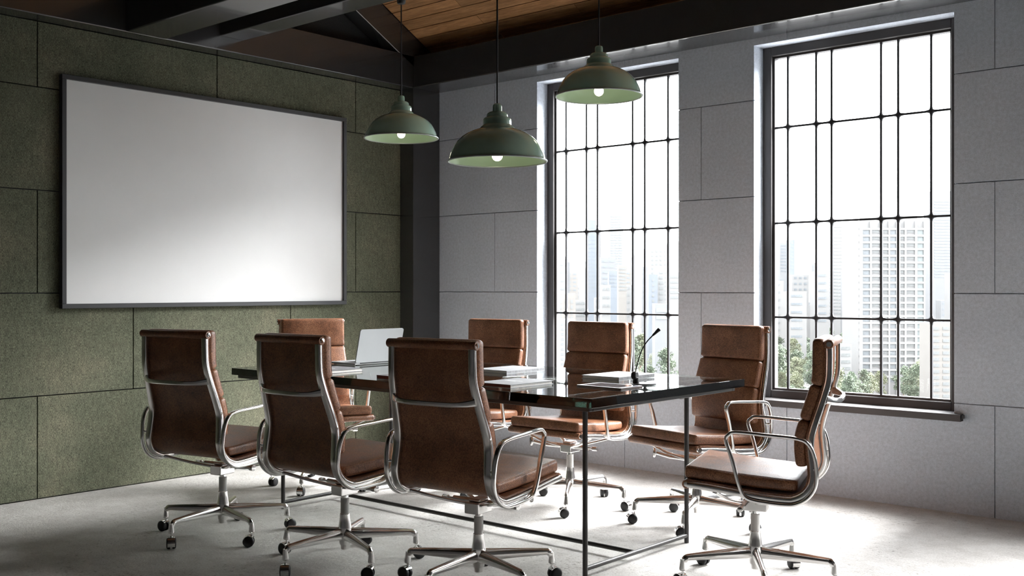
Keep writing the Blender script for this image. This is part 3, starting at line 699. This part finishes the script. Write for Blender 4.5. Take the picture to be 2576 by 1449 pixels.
# white apartment tower with recessed bays
o, wd, h, k = building(2160, 2326, 556, 400, 'apartment_tower', 'tall white apartment tower with a grid of windows behind the right window', 'conc_white', depth=20)
cols = [(9, 27, 'winblue', 1.7), (32, 52, 'wingrey', 1.0), (59.6, 73.5, 'wingrey', 1.0), (77.7, 93, 'winblue', 1.7), (103.5, 114, 'wingrey', 1.0), (119, 140, 'wingrey', 1.0), (146, 162, 'wingreen', 1.8)]
P = 16.85 * k; wm = {}
for ci, (a, c, mt_, hh) in enumerate(cols):
    ww = (c - a) * k; wm[ci] = MB().box(-ww / 2, ww / 2, -0.15, 0, 0, hh).mesh('window', M[mt_])
bandm = MB().box(-wd / 2, wd / 2, -0.7, 0, 0, P - 1.75).mesh('floor_band', M['conc_white'])
for r in range(23):
    z = h - 3.4 - P * r
    for ci, (a, c, mt_, hh) in enumerate(cols):
        link('window', wm[ci], o, (-wd / 2 + (a + c) / 2 * k, 0, z - hh))
    link('floor_band', bandm, o, (0, 0, z))
pe = [0, 9, 27, 32, 52, 59.6, 73.5, 77.7, 93, 103.5, 114, 119, 140, 146, 162, 166]
for i in range(0, len(pe), 2): MB().box(-wd / 2 + pe[i] * k, -wd / 2 + pe[i + 1] * k, -0.72, 0, 0, h).build('pier', M['conc_white'], o)
MB().box(-wd * 0.3, wd * 0.42, 2, 14, h, h + 2.2).build('roof_plant_room', M['conc_white'], o); MB().box(-wd * 0.05, wd * 0.05, 5, 9, h + 2.2, h + 5).build('lift_overrun', M['conc_white'], o)
# balcony block at the right edge of the right window
o, wd, h, k = building(2338, 2396, 812, 330, 'balcony_block', 'warm white block with stacked balconies, low at the right edge of the right window', 'conc_warm')
bands(o, wd, h, 15.5 * k, 1.0, 'wingrey', 2, top=1.2, gap=0.35)
o, wd, h, k = building(2345, 2420, 480, 760, 'glass_tower', 'faint pale high-rise, tallest in the right window, at its right edge', 'conc_grey')
bands(o, wd, h, 7.6 * k, 0.9, 'winblue', 1, top=7, n=26, gap=0.04)
o, wd, h, k = building(2080, 2158, 558, 640, 'office_slab', 'faint wide office slab left of the white apartment tower', 'conc_white')
bands(o, wd, h, 8.7 * k, 0.9, 'wingrey', 2, top=2.4, n=26, gap=0.12)
o, wd, h, k = building(1984, 1999, 603, 900, 'blue_tower', 'small blue-grey tower standing alone at the left of the right window', 'conc_blue')
bands(o, wd, h, 9 * k, 1.2, 'winblue', 1, top=2, n=8)
o, wd, h, k = building(1962, 1984, 610, 920, 'grey_tower', 'hazy grey tower joined to the small blue-grey one', 'conc_grey'); bands(o, wd, h, 8 * k, 1.2, 'winblue', 2, top=2, n=9)
o, wd, h, k = building(2098, 2142, 866, 380, 'terraced_office', 'low office with stepped dark window bands among the trees, beside the end chair', 'conc_white')
bands(o, wd, h, 17 * k, 1.1, 'wingrey', 1, top=0.8, gap=0.05)
# left window landmarks
o, wd, h, k = building(1476, 1500, 553, 820, 'slim_tower', 'slim pale tower rising second from the left in the left window', 'conc_blue'); bands(o, wd, h, 10 * k, 1.3, 'winblue', 2, top=2, n=18, gap=0.4)
o, wd, h, k = building(1500, 1512, 566, 830, 'slim_tower_wing', 'white wing standing against the slim tower in the left window', 'conc_white'); bands(o, wd, h, 10 * k, 1.3, 'wingrey', 1, top=2, n=16, gap=0.6)
o, wd, h, k = building(1533, 1568, 537, 780, 'banded_tower', 'banded high-rise, broadest tower of the left window skyline', 'conc_white'); bands(o, wd, h, 6.6 * k, 1.0, 'winblue', 3, top=1.5, n=22, gap=0.18)
o, wd, h, k = building(1383, 1412, 588, 760, 'ribbed_tower', 'pale ribbed tower at the left edge of the left window', 'conc_grey'); bands(o, wd, h, 7 * k, 1.0, 'winblue', 2, top=1.5, n=20, gap=0.2)
o, wd, h, k = building(1633, 1682, 616, 620, 'stepped_block', 'white broad block with vertical shafts at the right of the left window', 'conc_white'); bands(o, wd, h, 11 * k, 1.2, 'wingrey', 4, top=3, n=16, gap=0.55)
o, wd, h, k = building(1632, 1654, 690, 470, 'grey_sided_block', 'pale blue-grey sided slab below the white broad block', 'conc_blue'); bands(o, wd, h, 13 * k, 1.1, 'wingrey', 1, top=2, n=9, gap=0.7)
o, wd, h, k = building(1654, 1672, 670, 480, 'window_stack_block', 'white narrow block with a single stack of windows in the left window', 'conc_white'); bands(o, wd, h, 13.3 * k, 1.2, 'wingrey', 1, top=2, n=10, gap=0.4)
o, wd, h, k = building(1683, 1722, 685, 420, 'striped_block', 'white block with dark window stripes against the right jamb of the left window', 'conc_white'); bands(o, wd, h, 13 * k, 1.0, 'wingrey', 1, top=1.2, n=5, gap=0.08)
o, wd, h, k = building(1556, 1576, 668, 560, 'brownish_block', 'small warm grey block with window stripes in the middle of the left window', 'conc_warm'); bands(o, wd, h, 8.8 * k, 0.9, 'wingrey', 1, top=1.2, n=7, gap=0.1)
o, wd, h, k = building(1532, 1552, 682, 590, 'blue_block', 'small blue-grey block beside the warm grey striped one', 'conc_blue'); bands(o, wd, h, 9 * k, 1.2, 'winblue', 2, top=1.5, n=4, gap=0.3)
o, wd, h, k = building(1383, 1447, 803, 300, 'near_apartments', 'nearby white apartment block with small windows low at the left of the left window', 'conc_white'); bands(o, wd, h, 12.5 * k, 0.7, 'wingrey', 5, top=1.0, n=12, gap=0.5)
o, wd, h, k = building(1400, 1448, 738, 420, 'tan_block', 'tan low block with dark balconies above the nearby white apartments', 'conc_warm'); bands(o, wd, h, 14 * k, 1.4, 'wingrey', 3, top=2.5, n=4, gap=0.6)
o, wd, h, k = building(1648, 1684, 764, 380, 'flat_hall', 'flat grey-windowed hall above the trees at the right of the left window', 'conc_grey'); bands(o, wd, h, 18 * k, 1.4, 'wingreen', 1, top=1.6, n=2, gap=0.06)
# anonymous low city
rnd = random.Random(3); mats = ['conc_white', 'conc_white', 'conc_white', 'conc_warm', 'conc_grey']
for i in range(170):
    d = rnd.uniform(480, 1500); u = rnd.uniform(1290, 2500); wpx = rnd.uniform(16, 44) * 700 / d
    vt = 724 + (-40 + 41.2) * 0 - rnd.uniform(-45, 75) * (700 / d) ** 0.5 - (18 if d > 900 else 0)
    kk = d / FPX; wq = wpx * kk; dq = max(8, wq * 0.7); cq = at(u + wpx / 2, 724, d) + FWD * dq / 2
    if not free(cq.x, cq.y, math.hypot(wq, dq) / 2): continue
    side = 'left window' if u + wpx < 1712 else ('right window' if u > 1925 else 'pier between the windows')
    lb = 'pale anonymous building of the hazy low city %s the %s' % ('behind' if 'pier' in side else 'seen through', side)
    o, wd, h, k = building(u, u + wpx, vt, d, 'city_building', lb, rnd.choice(mats), group='anonymous buildings beyond the ' + side)
    if d < 1100: bands(o, wd, h, rnd.uniform(3.4, 4.2), rnd.uniform(1.0, 1.5), rnd.choice(['wingrey', 'winblue']), rnd.choice([1, 2, 3]), top=1.5, n=7, gap=rnd.uniform(0.15, 0.5))
# hills
mb = MB(); ring = []
for i in range(61):
    u = 900 + 2000 * i / 60; hgt = 150 + 40 * math.sin(i * 0.31) + 26 * math.sin(i * 0.83 + 1) + 12 * math.sin(i * 2.1)
    p = at(u, 724, 4200); q = at(u, 724, 5200)
    ring.append([Vector((p.x, p.y, GZ)), Vector((p.x * 0.5 + q.x * 0.5, p.y * 0.5 + q.y * 0.5, hgt + 1)), Vector((q.x, q.y, hgt * 0.8)), Vector((q.x, q.y, GZ))])
mb.rings(ring); h_ = mb.build('hills', M['hill'], smooth=80); tag(h_, 'hazy ridge of hills behind the city', 'hills'); struct(h_)
# trees
def tree_mesh(seed, r=4.2, h=9.0, n=2600):
    rr = random.Random(seed); mb = MB(); cl = []
    for q in range(26):
        t = rr.random(); rad = r * 0.8 * (1 - abs(t - 0.35) ** 1.6 * 1.7) * math.sqrt(rr.random()); a = rr.uniform(0, 6.283)
        cl.append((Vector((rad * math.cos(a), rad * math.sin(a), h * (0.32 + 0.6 * t))), rr.uniform(0.8, 1.5)))
    for q in range(n):
        c, cr = rr.choice(cl); d = Vector((rr.gauss(0, 1), rr.gauss(0, 1), rr.gauss(0, 0.8))).normalized() * cr * rr.random() ** 0.35; p = c + d
        u = Vector((rr.gauss(0, 1), rr.gauss(0, 1), rr.gauss(0, 1))).normalized(); w_ = u.orthogonal().normalized(); sz = rr.uniform(0.16, 0.34)
        mb.add([p + u * sz, p + w_ * sz * 0.6, p - u * sz, p - w_ * sz * 0.6], [(0, 1, 2, 3)])
    return mb
crowns = [tree_mesh(1, 4.4, 12).mesh('crown', M['leaf1']), tree_mesh(2, 4.0, 13).mesh('crown', M['leaf2']), tree_mesh(3, 3.0, 15).mesh('crown', M['leaf1'])]
trunk = MB().lathe([(0.35, 0), (0.25, 3), (0.12, 6)], 8, cap=True).mesh('trunk', M['bark'])
spots = []
for i in range(120): spots.append((rnd.uniform(1940, 2175), rnd.uniform(300, 470)))
for i in range(10): spots.append((rnd.uniform(2180, 2400), rnd.uniform(355, 388)))
for i in range(120): spots.append((rnd.uniform(1450, 1720), rnd.uniform(300, 560)))
for i in range(12): spots.append((rnd.uniform(1470, 1590), rnd.uniform(560, 760)))
for i in range(16): spots.append((rnd.uniform(1150, 2750), rnd.uniform(300, 520)))
for i in range(50): spots.append((rnd.uniform(1940, 2155), rnd.uniform(450, 640)))
for i in range(40): spots.append((rnd.uniform(1590, 1715), rnd.uniform(380, 600)))
for i, (u, d) in enumerate(spots):
    p = at(u, 724, d); s = rnd.uniform(0.85, 1.45)
    if not free(p.x, p.y, 3.95 * s): continue
    TAKEN.append((p.x, p.y, 3.95 * s)); o = empty('street_tree', (p.x, p.y, GZ), rnd.uniform(0, 6.28)); o.scale = (s, s, s)
    side = 'left window' if u < 1712 else ('right window' if u > 1930 else 'pier between the windows')
    tag(o, 'leafy green park tree far below, %s the %s' % ('behind' if 'pier' in side else 'seen through', side), 'tree', 'park trees beyond the ' + side)
    link('crown', rnd.choice(crowns), o); link('trunk', trunk, o)
# thin haze hanging over the city
m = bpy.data.materials.new('city_haze'); m.use_nodes = True; nt = m.node_tree; nt.nodes.remove(nt.nodes['Principled BSDF'])
vsn = node(nt, 'ShaderNodeVolumeScatter'); vsn.inputs['Color'].default_value = (0.97, 0.985, 1, 1); vsn.inputs['Density'].default_value = 0.000014
L(nt, vsn.outputs[0], nt.nodes['Material Output'].inputs['Volume'])
hz = MB().box(-5000, 5000, 70, 6000, GZ - 1, 500).build('haze', m); tag(hz, 'thin white haze over the distant city', 'haze', kind='stuff')
